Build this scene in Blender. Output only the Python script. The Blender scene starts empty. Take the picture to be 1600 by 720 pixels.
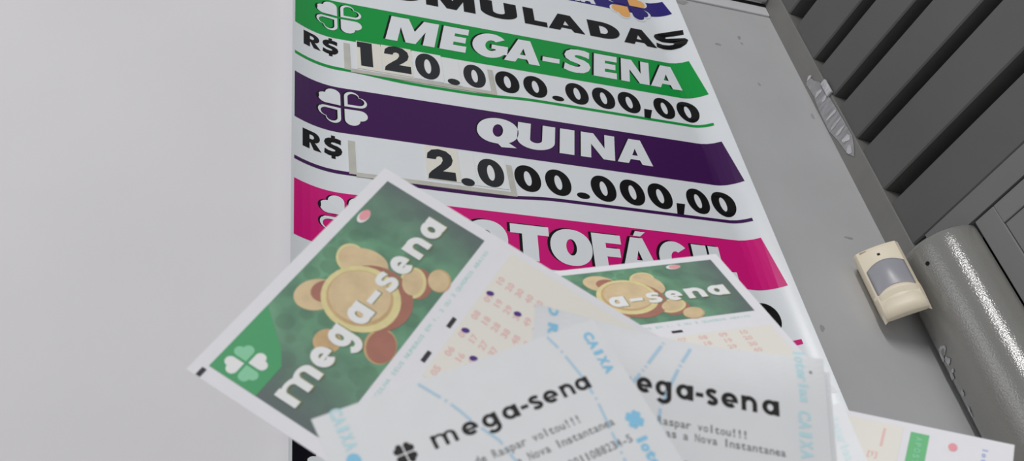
import bpy, math
from mathutils import Vector, Matrix
from mathutils.geometry import tessellate_polygon

scene = bpy.context.scene
COL = scene.collection

# ------------------------------------------------------------------ camera
S = 0.65                                  # metres per wall unit (camera to wall)
CAM = Vector((0.0, -S, 1.5))
YAW, PITCH, ROLL, FPX = 0.4457, 0.7010, 0.1861, 1500.0
cy, sy, cp, sp, cr, sr = (math.cos(YAW), math.sin(YAW), math.cos(PITCH), math.sin(PITCH), math.cos(ROLL), math.sin(ROLL))
fwd = Vector((sy * cp, cy * cp, sp))
right0 = Vector((cy, -sy, 0))
down0 = -right0.cross(fwd)
right = cr * right0 + sr * down0
down = -sr * right0 + cr * down0
cd = bpy.data.cameras.new('camera')
cam = bpy.data.objects.new('camera', cd)
COL.objects.link(cam)
mw = Matrix.Identity(4)
for i in range(3):
    mw[i][0], mw[i][1], mw[i][2], mw[i][3] = right[i], -down[i], -fwd[i], CAM[i]
cam.matrix_world = mw
cd.sensor_width = 36
cd.lens = FPX / 1600 * 36
cd.clip_start = 0.02
cd.dof.use_dof = True
cd.dof.focus_distance = 0.85
cd.dof.aperture_fstop = 34
scene.camera = cam

# ------------------------------------------------------------------ light
scene.view_settings.view_transform = 'Standard'
scene.view_settings.look = 'None'
scene.view_settings.gamma = 1.0
scene.view_settings.use_curve_mapping = False
scene.view_settings.exposure = -0.03
w = bpy.data.worlds.new('room_light')
scene.world = w
w.use_nodes = True
w.node_tree.nodes['Background'].inputs[0].default_value = (0.93, 0.96, 1.0, 1)
w.node_tree.nodes['Background'].inputs[1].default_value = 0.40


def area(name, loc, target, sx, sy_, power, col):
    ld = bpy.data.lights.new(name, 'AREA')
    ld.shape = 'RECTANGLE'
    ld.size, ld.size_y = sx, sy_
    ld.energy = power
    ld.color = col
    o = bpy.data.objects.new(name, ld)
    COL.objects.link(o)
    o.location = loc
    o.rotation_euler = (Vector(target) - Vector(loc)).to_track_quat('-Z', 'Y').to_euler()
    return o


area('ceiling_tube_light', (-0.75, -2.35, 2.95), (0.2, 0.0, 2.0), 0.07, 1.3, 28, (1.0, 0.985, 0.97))
area('side_ceiling_light', (-1.5, -0.35, 2.95), (0.7, -0.1, 2.0), 0.5, 0.8, 2.2, (0.97, 0.98, 1.0))


# ------------------------------------------------------------------ materials
def lin(c):
    c /= 255.0
    return c / 12.92 if c <= 0.04045 else ((c + 0.055) / 1.055) ** 2.4


K = 0.66          # light reaching the wall: seen tone -> paint tone


def tone(r, g, b, k=K):
    return tuple(min(0.93, lin(v) / k) for v in (r, g, b)) + (1,)


def nodes_of(name):
    m = bpy.data.materials.new(name)
    m.use_nodes = True
    return m, m.node_tree.nodes, m.node_tree.links, m.node_tree.nodes['Principled BSDF']


def mat(name, rgb, rough=0.5, spec=0.5, noise=0.0, nscale=20, bump=0.0, bscale=200, metal=0.0, k=K, stretch=None):
    m, n, l, b = nodes_of(name)
    c = tone(*rgb, k=k)
    b.inputs['Base Color'].default_value = c
    b.inputs['Roughness'].default_value = rough
    b.inputs['Specular IOR Level'].default_value = spec
    b.inputs['Metallic'].default_value = metal
    tc = n.new('ShaderNodeTexCoord')
    src = tc.outputs['Object']
    if stretch:
        mp = n.new('ShaderNodeMapping')
        mp.inputs['Scale'].default_value = stretch
        l.new(src, mp.inputs['Vector'])
        src = mp.outputs['Vector']
    if noise:
        t = n.new('ShaderNodeTexNoise')
        t.inputs['Scale'].default_value = nscale
        t.inputs['Detail'].default_value = 5
        l.new(src, t.inputs['Vector'])
        r = n.new('ShaderNodeValToRGB')
        r.color_ramp.elements[0].position = 0.3
        r.color_ramp.elements[1].position = 0.7
        r.color_ramp.elements[0].color = tuple(v * (1 - noise) for v in c[:3]) + (1,)
        r.color_ramp.elements[1].color = tuple(min(0.95, v * (1 + noise)) for v in c[:3]) + (1,)
        l.new(t.outputs['Fac'], r.inputs['Fac'])
        l.new(r.outputs['Color'], b.inputs['Base Color'])
    if bump:
        t = n.new('ShaderNodeTexNoise')
        t.inputs['Scale'].default_value = bscale
        t.inputs['Detail'].default_value = 3
        l.new(src, t.inputs['Vector'])
        bp = n.new('ShaderNodeBump')
        bp.inputs['Strength'].default_value = bump
        bp.inputs['Distance'].default_value = 0.002
        l.new(t.outputs['Fac'], bp.inputs['Height'])
        l.new(bp.outputs['Normal'], b.inputs['Normal'])
    return m


M = {}
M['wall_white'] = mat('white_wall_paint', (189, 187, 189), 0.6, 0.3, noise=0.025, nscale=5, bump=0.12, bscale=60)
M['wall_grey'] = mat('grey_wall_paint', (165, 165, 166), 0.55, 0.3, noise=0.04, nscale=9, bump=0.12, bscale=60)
M['trim'] = mat('pale_plaster', (182, 181, 183), 0.6, 0.3, noise=0.05, nscale=14, bump=0.2, bscale=80)
M['floor'] = mat('pale_floor_tile', (190, 188, 184), 0.35, 0.4, noise=0.04, nscale=4)
M['stain'] = mat('wall_stain', (141, 140, 140), 0.7, 0.2, noise=0.1, nscale=60)
M['vinyl'] = mat('white_vinyl', (196, 199, 202), 0.28, 0.5, noise=0.012, nscale=30, bump=0.03, bscale=500)
M['black'] = mat('black_ink', (10, 9, 11), 0.35, 0.22)
M['green'] = mat('green_ink', (2, 130, 52), 0.28, 0.28)
M['purple'] = mat('purple_ink', (52, 10, 68), 0.26, 0.3)
M['pink'] = mat('magenta_ink', (182, 12, 104), 0.28, 0.28)
M['navy'] = mat('navy_ink', (30, 16, 98), 0.3, 0.28)
M['dark_ink'] = mat('near_black_ink', (8, 5, 16), 0.3, 0.25)
M['orange'] = mat('orange_ink', (226, 150, 82), 0.3, 0.45)
M['card_beige'] = mat('aged_card', (198, 195, 186), 0.45, 0.4, noise=0.02, nscale=40)
M['card_white'] = mat('white_card', (199, 201, 202), 0.4, 0.4, noise=0.015, nscale=40)
M['digit'] = mat('charcoal_digit', (36, 38, 41), 0.4, 0.22)
M['pocket'] = mat('yellowed_plastic', (166, 165, 157), 0.35, 0.3, noise=0.08, nscale=60)
M['slat'] = mat('grey_gate_paint', (81, 81, 80), 0.45, 0.35, noise=0.05, nscale=7, bump=0.05, bscale=30)
M['post'] = mat('grey_post_paint', (108, 107, 105), 0.5, 0.35, noise=0.07, nscale=18, bump=0.1, bscale=40)
M['rail'] = mat('grey_rail_paint', (100, 100, 100), 0.45, 0.35, noise=0.04, nscale=10)
M['door'] = mat('grey_door_paint', (108, 108, 107), 0.42, 0.4, noise=0.04, nscale=8)
M['gap_shade'] = mat('painted_gap_shade', (22, 22, 24), 0.8, 0.1)  # near-black colour standing in for the darkness behind the gate
M['smear'] = mat('dried_plaster', (166, 165, 168), 0.75, 0.2, noise=0.22, nscale=90, bump=0.5, bscale=120, stretch=(1, 1, 3))
M['smear_thin'] = mat('thin_plaster_smear', (136, 135, 138), 0.7, 0.2, noise=0.16, nscale=70, stretch=(1, 1, 4))
M['hammer'] = mat('hammered_grey_paint', (110, 109, 105), 0.16, 0.8, noise=0.04, nscale=20, bump=0.16, bscale=560)
_hn = M['hammer'].node_tree
_hn.links.new([n_ for n_ in _hn.nodes if n_.type == 'BUMP'][0].outputs['Normal'], _hn.nodes['Principled BSDF'].inputs['Coat Normal'])
M['hammer'].node_tree.nodes['Principled BSDF'].inputs['Coat Weight'].default_value = 0.8
M['hammer'].node_tree.nodes['Principled BSDF'].inputs['Coat Roughness'].default_value = 0.1
M['sensor'] = mat('ivory_plastic', (206, 194, 174), 0.38, 0.45, noise=0.03, nscale=30)
M['lens'] = mat('milky_lens', (136, 136, 142), 0.3, 0.5, bump=0.05, bscale=90)
M['hole'] = mat('dark_hole', (26, 24, 24), 0.6, 0.2)
M['slot'] = mat('moulded_slot', (150, 138, 118), 0.5, 0.3)
M['slip'] = mat('slip_paper', (208, 207, 216), 0.6, 0.25, noise=0.012, nscale=200, k=0.7)
M['cream'] = mat('cream_print', (209, 206, 198), 0.6, 0.25, k=0.7)
M['receipt'] = mat('receipt_paper', (207, 208, 210), 0.5, 0.3, noise=0.012, nscale=160, k=0.7)
M['tab'] = mat('bright_green_print', (72, 143, 97), 0.55, 0.3)
M['pale_green'] = mat('pale_green_print', (124, 182, 147), 0.55, 0.3)
M['white_print'] = mat('white_print', (212, 213, 217), 0.55, 0.3, k=0.7)
M['gold'] = mat('gold_print', (190, 169, 134), 0.55, 0.3, noise=0.09, nscale=190)
M['gold_rim'] = mat('gold_rim_print', (196, 185, 136), 0.55, 0.3, noise=0.06, nscale=260)
M['gold_deep'] = mat('deep_gold_print', (178, 150, 112), 0.55, 0.3, noise=0.1, nscale=260)
M['copper'] = mat('copper_print', (150, 102, 89), 0.55, 0.3, noise=0.06, nscale=200)
M['olive'] = mat('olive_shadow_print', (120, 122, 84), 0.55, 0.25)
M['rose'] = mat('rose_print', (205, 140, 146), 0.55, 0.3)
M['teal'] = mat('teal_print', (146, 190, 182), 0.6, 0.25)
M['num'] = mat('red_number_print', (212, 172, 168), 0.6, 0.25)
M['timing'] = mat('timing_mark_ink', (54, 52, 56), 0.6, 0.25)
M['pen'] = mat('violet_pen_ink', (74, 48, 118), 0.5, 0.3)
M['rcpt_black'] = mat('thermal_black', (40, 38, 38), 0.55, 0.3)
M['rcpt_grey'] = mat('thermal_grey', (112, 111, 112), 0.55, 0.3)
M['sky'] = mat('sky_blue_print', (126, 178, 207), 0.6, 0.25)
M['pale_sky'] = mat('pale_blue_print', (170, 199, 213), 0.6, 0.25)
M['palest_sky'] = mat('palest_blue_print', (188, 203, 212), 0.6, 0.25)
M['dusk'] = mat('dash_blue_print', (158, 184, 202), 0.6, 0.25)
M['green_label'] = mat('green_label_print', (102, 168, 119), 0.6, 0.25)
M['periwinkle'] = mat('periwinkle_print', (150, 162, 198), 0.6, 0.25)


def header_material():
    m, n, l, b = nodes_of('mottled_green_print')
    b.inputs['Roughness'].default_value = 0.55
    b.inputs['Specular IOR Level'].default_value = 0.3
    tc = n.new('ShaderNodeTexCoord')
    no = n.new('ShaderNodeTexNoise'); no.inputs['Scale'].default_value = 75; no.inputs['Detail'].default_value = 3
    l.new(tc.outputs['Object'], no.inputs['Vector'])
    r = n.new('ShaderNodeValToRGB')
    r.color_ramp.elements[0].position = 0.38; r.color_ramp.elements[1].position = 0.66
    r.color_ramp.elements[0].color = tone(84, 118, 98); r.color_ramp.elements[1].color = tone(104, 150, 118)
    l.new(no.outputs['Fac'], r.inputs['Fac'])
    vo = n.new('ShaderNodeTexVoronoi'); vo.inputs['Scale'].default_value = 145
    l.new(tc.outputs['Object'], vo.inputs['Vector'])
    vr = n.new('ShaderNodeValToRGB')
    vr.color_ramp.elements[0].position = 0.33; vr.color_ramp.elements[1].position = 0.42
    vr.color_ramp.elements[0].color = (1, 1, 1, 1); vr.color_ramp.elements[1].color = (0, 0, 0, 1)
    l.new(vo.outputs['Distance'], vr.inputs['Fac'])
    mx = n.new('ShaderNodeMix'); mx.data_type = 'RGBA'
    mu = n.new('ShaderNodeMath'); mu.operation = 'MULTIPLY'; mu.inputs[1].default_value = 0.4
    l.new(vr.outputs['Color'], mu.inputs[0])
    l.new(mu.outputs[0], mx.inputs['Factor'])
    l.new(r.outputs['Color'], mx.inputs['A'])
    mx.inputs['B'].default_value = tone(74, 104, 84)
    # the printed art is greyer at both ends of the strip
    sx = n.new('ShaderNodeSeparateXYZ'); l.new(tc.outputs['Object'], sx.inputs[0])
    mr = n.new('ShaderNodeMapRange'); mr.inputs['From Min'].default_value = 0.0; mr.inputs['From Max'].default_value = 0.083
    l.new(sx.outputs['X'], mr.inputs['Value'])
    er = n.new('ShaderNodeValToRGB')
    e = er.color_ramp.elements
    e[0].position = 0.02; e[0].color = (1, 1, 1, 1)
    e[1].position = 0.98; e[1].color = (0.9, 0.9, 0.9, 1)
    a = er.color_ramp.elements.new(0.3); a.color = (0.05, 0.05, 0.05, 1)
    a = er.color_ramp.elements.new(0.74); a.color = (0.05, 0.05, 0.05, 1)
    l.new(mr.outputs['Result'], er.inputs['Fac'])
    m2 = n.new('ShaderNodeMix'); m2.data_type = 'RGBA'
    l.new(er.outputs['Color'], m2.inputs['Factor'])
    l.new(mx.outputs['Result'], m2.inputs['A'])
    m2.inputs['B'].default_value = tone(88, 98, 97)
    l.new(m2.outputs['Result'], b.inputs['Base Color'])
    return m


M['header'] = header_material()


# ------------------------------------------------------------------ object helpers
def tag(o, label=None, cat=None, group=None, kind=None):
    if label: o['label'] = label
    if cat: o['category'] = cat
    if group: o['group'] = group
    if kind: o['kind'] = kind
    return o


def thing(name, mtx, label, cat, group=None):
    o = bpy.data.objects.new(name, None)
    o.empty_display_size = 0.02
    COL.objects.link(o)
    o.matrix_world = mtx
    return tag(o, label, cat, group)


class MB:
    """collects polygons with materials; build() links them as ONE mesh object"""
    def __init__(self):
        self.v, self.f, self.mi, self.mats = [], [], [], []

    def m(self, name):
        if name not in self.mats: self.mats.append(name)
        return self.mats.index(name)

    def face(self, pts, mat_):
        b = len(self.v)
        self.v += [tuple(p) for p in pts]
        self.f.append(tuple(range(b, b + len(pts))))
        self.mi.append(self.m(mat_))

    def mesh(self, verts, faces, mat_):
        b = len(self.v)
        self.v += [tuple(p) for p in verts]
        k = self.m(mat_)
        for f in faces:
            self.f.append(tuple(b + i for i in f)); self.mi.append(k)

    def box(self, x0, x1, y0, y1, z0, z1, mat_):
        vs = [(x, y, z) for x in (x0, x1) for y in (y0, y1) for z in (z0, z1)]
        self.mesh(vs, [(0, 1, 3, 2), (4, 6, 7, 5), (0, 4, 5, 1), (2, 3, 7, 6), (0, 2, 6, 4), (1, 5, 7, 3)], mat_)

    def shape(self, loops, mat_, tf):
        """a flat figure: loops[0] outline, others holes; tf maps (x, y) to a point"""
        vl = [[Vector((x, y, 0)) for x, y in lp] for lp in loops]
        flat = [p for lp in loops for p in lp]
        tris = tessellate_polygon(vl)
        out = []
        for t in tris:
            a, b_, c = (flat[i] for i in t)
            s = (b_[0] - a[0]) * (c[1] - a[1]) - (b_[1] - a[1]) * (c[0] - a[0])
            if abs(s) < 1e-14: continue
            out.append(tuple(t) if s > 0 else (t[0], t[2], t[1]))
        self.mesh([tf(x, y) for x, y in flat], out, mat_)

    def build(self, name, parent=None, smooth=False, bevel=0.0, mtx=None, weld=False):
        me = bpy.data.meshes.new(name)
        me.from_pydata(self.v, [], self.f)
        for nm in self.mats: me.materials.append(M[nm])
        me.polygons.foreach_set('material_index', self.mi)
        if smooth: me.polygons.foreach_set('use_smooth', [True] * len(me.polygons))
        me.update()
        o = bpy.data.objects.new(name, me)
        COL.objects.link(o)
        if parent is not None:
            o.parent = parent
        elif mtx is not None:
            o.matrix_world = mtx
        if bevel:
            bv = o.modifiers.new('bevel', 'BEVEL')
            bv.width = bevel; bv.segments = 3; bv.limit_method = 'ANGLE'
        return o


# ------------------------------------------------------------------ lettering
def arc(cx, cy_, rx, ry, a0, a1, n=14):
    return [(cx + rx * math.cos(math.radians(a0 + (a1 - a0) * i / n)),
             cy_ + ry * math.sin(math.radians(a0 + (a1 - a0) * i / n))) for i in range(n + 1)]


def ell(cx, cy_, rx, ry, n=32, rot=0.0, power=2.0):
    out = []
    for i in range(n):
        t = 2 * math.pi * i / n
        c, s = math.cos(t), math.sin(t)
        x = rx * math.copysign(abs(c) ** (2 / power), c); y = ry * math.copysign(abs(s) ** (2 / power), s)
        out.append((cx + x * math.cos(rot) - y * math.sin(rot), cy_ + x * math.sin(rot) + y * math.cos(rot)))
    return out


def ribbon(path, wd, asp=1.0, closed=False):
    """outline quads of a stroke of width wd along path; asp widens x after stroking"""
    n = len(path)
    L, R = [], []
    for i in range(n):
        if closed: a, b = path[i - 1], path[(i + 1) % n]
        else: a, b = path[max(0, i - 1)], path[min(n - 1, i + 1)]
        dx, dy = b[0] - a[0], b[1] - a[1]
        d = math.hypot(dx, dy) or 1
        nx, ny = -dy / d * wd / 2, dx / d * wd / 2
        L.append((path[i][0] + nx, path[i][1] + ny)); R.append((path[i][0] - nx, path[i][1] - ny))
    m = n if closed else n - 1
    return [[[R[i], R[(i + 1) % n], L[(i + 1) % n], L[i]]] for i in range(m)]


# heavy display capitals in a unit box; each a list of (outline, holes...) figures
CAPS = {
    'M': [[[(0, 0), (0, 1), (.36, 1), (.54, .50), (.68, 1), (1, 1), (1, 0), (.76, 0), (.76, .56), (.61, 0), (.41, 0), (.24, .60), (.24, 0)]]],
    'N': [[[(0, 0), (0, 1), (.37, 1), (.70, .44), (.70, 1), (1, 1), (1, 0), (.66, 0), (.30, .56), (.30, 0)]]],
    'E': [[[(0, 0), (0, 1), (1, 1), (1, .75), (.48, .75), (.48, .63), (.94, .63), (.94, .39), (.48, .39), (.48, .26), (1, .26), (1, 0)]]],
    'F': [[[(0, 0), (0, 1), (1, 1), (1, .74), (.46, .74), (.46, .60), (.93, .60), (.93, .35), (.46, .35), (.46, 0)]]],
    'L': [[[(0, 0), (0, 1), (.46, 1), (.46, .28), (1, .28), (1, 0)]]],
    'T': [[[(0, .74), (0, 1), (1, 1), (1, .74), (.70, .74), (.70, 0), (.30, 0), (.30, .74)]]],
    'I': [[[(0, 0), (0, 1), (1, 1), (1, 0)]]],
    'A': [[[(0, 0), (.33, 1), (.67, 1), (1, 0), (.70, 0), (.63, .17), (.37, .17), (.31, 0)], [(.42, .34), (.58, .34), (.50, .62)]]],
    'U': [[[(0, 1)] + arc(.5, .36, .5, .37, 180, 360, 20) + [(1, 1), (.66, 1)] + arc(.5, .38, .16, .13, 0, -180, 10) + [(.34, 1)]]],
    'O': [[ell(.5, .5, .5, .52, 36, 0, 2.15), ell(.5, .5, .125, .235, 24)]],
    'Q': [[ell(.5, .52, .5, .5, 36, 0, 2.15), ell(.5, .53, .125, .25, 24)], [[(.42, .16), (.66, .20), (.98, -.06), (.62, -.10)]]],
    'D': [[[(0, 0), (0, 1), (.45, 1)] + arc(.45, .5, .55, .5, 90, -90, 18) + [(0, 0)][1:], [(.36, .74), (.45, .74)] + arc(.45, .5, .17, .24, 80, -80, 10) + [(.45, .26), (.36, .26)]]],
    'C': [[arc(.52, .5, .52, .52, 42, 318, 26) + arc(.56, .5, .17, .22, 300, 60, 14)]],
    'G': [[arc(.5, .5, .5, .52, 40, 325, 28) + [(1, .20), (1, .56), (.54, .56), (.54, .38), (.66, .38), (.66, .31)] + arc(.53, .5, .17, .23, 310, 50, 16)]],
    'R': [[[(0, 0), (0, 1), (.58, 1)] + arc(.58, .70, .36, .30, 80, -70, 12) + [(.66, .42), (1.02, 0), (.60, 0), (.42, .34), (.38, .36), (.38, 0)],
           [(.38, .80), (.50, .80)] + arc(.50, .68, .12, .12, 80, -80, 8) + [(.50, .56), (.38, .56)]]],
    '-': [[[(0, .24), (0, .44), (1, .44), (1, .24)]]],
    '1': [[[(0, .76), (0, 1), (1, 1), (1, 0), (.20, 0), (.20, .76)]]],
    '.': [[ell(.5, .10, .5, .125, 24)]],
    ',': [[[(.25, .30), (1, .30), (.55, -.16), (0, -.14)]]],
    '0': [[ell(.5, .5, .5, .52, 36, 0, 2.1), ell(.5, .5, .14, .29, 24)]],
}
S_FIG = [(.93, .95), (.75, 1.01), (.50, 1.02), (.25, .985), (.08, .87), (.02, .71), (.08, .56), (.25, .455), (.46, .405), (.58, .365), (.625, .315), (.57, .265), (.45, .25), (.25, .275), (.05, .35),
         (.02, .08), (.22, .01), (.48, -.02), (.75, .02), (.92, .14), (.985, .31), (.92, .47), (.75, .575), (.54, .62), (.42, .66), (.39, .71), (.44, .755), (.57, .765), (.75, .735), (.92, .68)]
CAPS['S'] = [[S_FIG]]
CAPS['$'] = [[S_FIG], [[(.40, 1.0), (.40, 1.15), (.62, 1.15), (.62, 1.0)]], [[(.40, -.15), (.40, 0), (.62, 0), (.62, -.15)]]]
CAPS['2'] = [[[(.02, .66), (.06, .84), (.22, .97), (.48, 1.02), (.75, .975), (.92, .85), (.96, .69), (.89, .53), (.72, .39), (.55, .285), (1, .285), (1, 0), (0, 0), (.03, .14), (.14, .25), (.32, .38), (.50, .51), (.59, .64), (.58, .74), (.49, .775), (.39, .75), (.34, .66)]]]


def under(mk, k):
    return lambda g: mk(k + .16 * g)


def put(mb, figs, x0, y0, wd, ht, mat_, tf, shear=0.0, dx=0.0, dy=0.0):
    """tf(g) gives the map for the g-th overlapping piece of a glyph"""
    for g, fig in enumerate(figs):
        if isinstance(fig, tuple): g, fig = fig
        tf_ = tf(g)
        mb.shape([[(x0 + x * wd + shear * y * ht + dx, y0 + y * ht + dy) for x, y in lp] for lp in fig], mat_, tf_)


def lower(ch, wt):
    """round geometric lower-case letters, x-height 1; figures as (piece number, outline)"""
    h = wt / 2
    P = lambda g, figs: [(g, f) for f in figs]
    if ch in 'ag':
        ring = [(0, [ell(.5 - h / 5, .5, .5 - h / 5, .51, 32), ell(.5 - h / 5, .5, .5 - h / 5 - wt * .98, .51 - wt * .92, 24)])]
        if ch == 'a':
            return ring + P(1, [[[(1 - wt, 0), (1, 0), (1, 1), (1 - wt, 1)]]])
        return ring + P(1, ribbon([(1 - h, 1), (1 - h, .3), (1 - h, -.04)] + arc(.5, -.04, .5 - h, .34, 0, -150, 14)[1:], wt * .96))
    if ch == 'e':
        return P(0, ribbon(arc(.5, .5, .5 - h, .51 - h, 0, 312, 26), wt)) + P(1, [[[(h, .37), (1, .37), (1, .56), (h, .56)]]])
    if ch == 'n':
        return P(0, [[[(0, 0), (wt, 0), (wt, 1), (0, 1)]]]) + P(1, ribbon(arc(.5, .52, .5 - h, .5 - h, 178, 0, 18) + [(1 - h, 0)], wt))
    if ch == 'm':
        q = wt * .56
        return P(0, [[[(0, 0), (q, 0), (q, 1), (0, 1)]]]) + P(1, ribbon(arc(.27 + q / 4, .60, .23, .42 - h * .9, 178, 0, 14) + [(.50 + q / 4, 0)], q)) + \
            P(2, ribbon(arc(.75 - q / 8, .60, .25 - q * 3 / 8, .42 - h * .9, 178, 0, 14) + [(1 - q / 2, 0)], q))
    if ch == 's':
        if wt > .3: return P(0, [[S_FIG]])
        return P(0, ribbon(arc(.5, .74, .5 - h, .26 - h * .55, 25, 240, 14) + arc(.5, .26, .5 - h, .26 - h * .55, 60, -155, 14), wt))
    if ch == '-':
        return P(0, [[[(0, .36), (0, .64), (1, .64), (1, .36)]]])
    return []


def word(mb, spec, y0, xh, wt, mat_, tf, dx=0.0, dy=0.0):
    """spec: list of (char, x0, x1); y grows upward in tf's space"""
    for ch, a, b in spec:
        put(mb, lower(ch, wt), a, y0, b - a, xh, mat_, tf, 0, dx, dy)


_font_cache = {}


def glyph_mesh(ch, bold):
    key = (ch, bold)
    if key not in _font_cache:
        cu = bpy.data.curves.new('glyph', 'FONT')
        cu.body = ch
        cu.size = 1.0
        cu.offset = bold
        cu.resolution_u = 3
        o = bpy.data.objects.new('glyph', cu)
        COL.objects.link(o)
        me = bpy.data.meshes.new_from_object(o.evaluated_get(bpy.context.evaluated_depsgraph_get()))
        vs = [(v.co.x, v.co.y) for v in me.vertices]
        fs = [tuple(p.vertices) for p in me.polygons]
        bpy.data.objects.remove(o); bpy.data.curves.remove(cu); bpy.data.meshes.remove(me)
        xs = [p[0] for p in vs] or [0, 0.3]
        _font_cache[key] = (vs, fs, min(xs), max(xs))
    return _font_cache[key]


def typed(mb, text, x, y, pitch, h, mat_, tf, bold=0.0, fill=0.82, ang=0.0):
    """fixed-pitch small print from the built-in font; h = capital height; ang turns the line about (x, y)"""
    ca, sa = math.cos(ang), math.sin(ang)
    for i, ch in enumerate(text):
        if ch == ' ': continue
        vs, fs, a, b = glyph_mesh(ch, bold)
        wmax = pitch * fill
        wd = min(wmax, (b - a) * h / 0.7 * 1.35) if ch not in 'mMwW' else wmax
        sx = wd / max(b - a, 1e-3)
        ox = x + i * pitch + (pitch - wd) / 2
        pts = []
        for px, py in vs:
            qx, qy = ox + (px - a) * sx - x, py * h / 0.7
            pts.append(tf(x + qx * ca - qy * sa, y + qx * sa + qy * ca))
        mb.mesh(pts, fs, mat_)


def petal(d, quad):
    """one heart of the four-leaf emblem; its point at the centre, filling the given quadrant"""
    g = .055 * d * 2
    pts = [(g, g), (d, g)] + arc(d, (d + g) / 2, (d - g) / 2 * 1.0, (d - g) / 2, -90, 90, 10)[1:] + arc((d + g) / 2, d, (d - g) / 2, (d - g) / 2, 0, 180, 10)[1:]
    sx, sy_ = {'TR': (1, 1), 'TL': (-1, 1), 'BL': (-1, -1), 'BR': (1, -1)}[quad]
    pts = [(x * sx, y * sy_) for x, y in pts]
    return pts if sx * sy_ > 0 else pts[::-1]


def clover(mb, cx, cy_, R, tf, fills, stroke=None, dx=0, dy=0):
    """fills: quadrant -> (material, filled)"""
    d = R / 1.5
    for q, (mt, filled) in fills.items():
        p = [(cx + x + dx, cy_ + y + dy) for x, y in petal(d, q)]
        if filled:
            mb.shape([p], mt, tf)
        else:
            px, py = sum(a for a, b in p) / len(p), sum(b for a, b in p) / len(p)
            k = 1 - (stroke or .2)
            mb.shape([p, [(px + (a - px) * k, py + (b - py) * k) for a, b in p][::-1]], mt, tf)


# ------------------------------------------------------------------ the setting
def W(x, y, z):
    """wall units (camera at the origin, wall at y = 1) -> metres"""
    return Vector((x * S, (y - 1) * S, 1.5 + z * S))


CX = 1.216                                   # inner corner of the room
SPLIT = 0.55
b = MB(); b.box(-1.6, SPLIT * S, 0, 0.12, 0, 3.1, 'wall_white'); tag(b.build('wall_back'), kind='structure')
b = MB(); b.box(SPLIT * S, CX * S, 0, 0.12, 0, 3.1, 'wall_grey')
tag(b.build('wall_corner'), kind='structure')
b = MB(); b.box(-1.6, 3.0, -3.0, 0.3, -0.06, 0, 'floor'); tag(b.build('floor'), kind='structure')
# plaster beam along the top of the grey wall
b = MB(); b.box(0.975 * S, (CX - 0.006) * S, -0.003, 0.0, 1.5 + 1.680 * S, 1.5 + 1.712 * S, 'trim')
tag(b.build('trim_1', bevel=0.001), kind='structure')
b = MB(); b.box(1.12 * S, (CX - 0.006) * S, -0.004, 0.0, 1.5 + 1.7125 * S, 1.5 + 1.722 * S, 'hole')  # thin near-black strip painting the shade of a slot above the beam
tag(b.build('slot_shade'), kind='structure')

# stains on the grey wall (shapes of their own)
def blob(mb, pts_fn, mat_, cx, cz, rx, rz, seed, n=26):
    lp = []
    for i in range(n):
        t = 2 * math.pi * i / n
        r = 1 + .20 * math.sin(2 * t + seed) + .14 * math.sin(3 * t + 2.1 * seed) + .07 * math.sin(7 * t + seed)
        lp.append((cx + rx * r * math.cos(t), cz + rz * r * math.sin(t)))
    mb.shape([lp], mat_, pts_fn)


st = MB()
onwall = lambda x, z: W(x, 1 - 0.0004, z)
for i, (x, z, rx, rz) in enumerate([(1.095, 1.575, .004, .006), (1.03, 1.535, .006, .004), (1.095, 1.555, .003, .003), (1.19, 1.345, .004, .007),
                                    (.984, .80, .004, .007), (1.13, 1.01, .008, .003), (1.09, 1.42, .003, .004), (.982, 1.668, .016, .007)]):
    blob(st, onwall, 'stain', x, z, rx, rz, i * 1.7)
tag(st.build('trim_2'), kind='structure')

# white conduit under the ceiling
def tube_mesh(mb, p0, p1, r, mat_, n=16):
    p0, p1 = Vector(p0), Vector(p1)
    ax = (p1 - p0).normalized()
    u = ax.cross(Vector((0, 0, 1)));
    if u.length < 1e-3: u = Vector((1, 0, 0))
    u.normalize(); v = ax.cross(u)
    vs = [p + u * r * math.cos(2 * math.pi * i / n) + v * r * math.sin(2 * math.pi * i / n) for p in (p0, p1) for i in range(n)]
    mb.mesh(vs, [(i, (i + 1) % n, n + (i + 1) % n, n + i) for i in range(n)] + [tuple(range(n))[::-1], tuple(range(n, 2 * n))], mat_)


b = MB(); tube_mesh(b, W(1.0, .981, 1.728), W(CX - .010, .981, 1.728), .0075, 'trim')
c = b.build('conduit', smooth=True)
tag(c, 'pale round conduit along the top of the grey wall near the gate', 'conduit')

# --- shutter wall: plane through the corner, s runs toward the camera, N points into the room
Ds = Vector((.0955, -.9954, 0)).normalized()
Ns = Vector((-Ds.y * -1, 0, 0))
Ns = Vector((-.9954, -.0955, 0)).normalized()


def G(s, z, off=0.0):
    p = Vector((CX, 1.0, 0)) + Ds * s + Ns * off
    return W(p.x, p.y, z)


def gbox(mb, s0, s1, z0, z1, o0, o1, mat_):
    vs = [G(s, z, o) for s in (s0, s1) for o in (o0, o1) for z in (z0, z1)]
    mb.mesh(vs, [(0, 1, 3, 2), (4, 6, 7, 5), (0, 4, 5, 1), (2, 3, 7, 6), (0, 2, 6, 4), (1, 5, 7, 3)], mat_)


b = MB(); gbox(b, -.02, 2.4, -1.0, 2.4, -.30, -.14, 'gap_shade'); tag(b.build('wall_right'), kind='structure')

I4 = Matrix.Identity(4)
gate = thing('louvered_gate', Matrix.Translation(G(.05, .93)), 'dark grey louvered metal gate with wide horizontal slats beside the corner', 'gate')
GI = gate.matrix_world.inverted()


def child(mb, name, parent, **k):
    """verts are in world metres; store them relative to the parent"""
    inv = parent.matrix_world.inverted() if parent.parent is None else parent.parent.matrix_world.inverted()
    mb.v = [tuple(inv @ Vector(p)) for p in mb.v]
    return mb.build(name, parent, **k)


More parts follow.
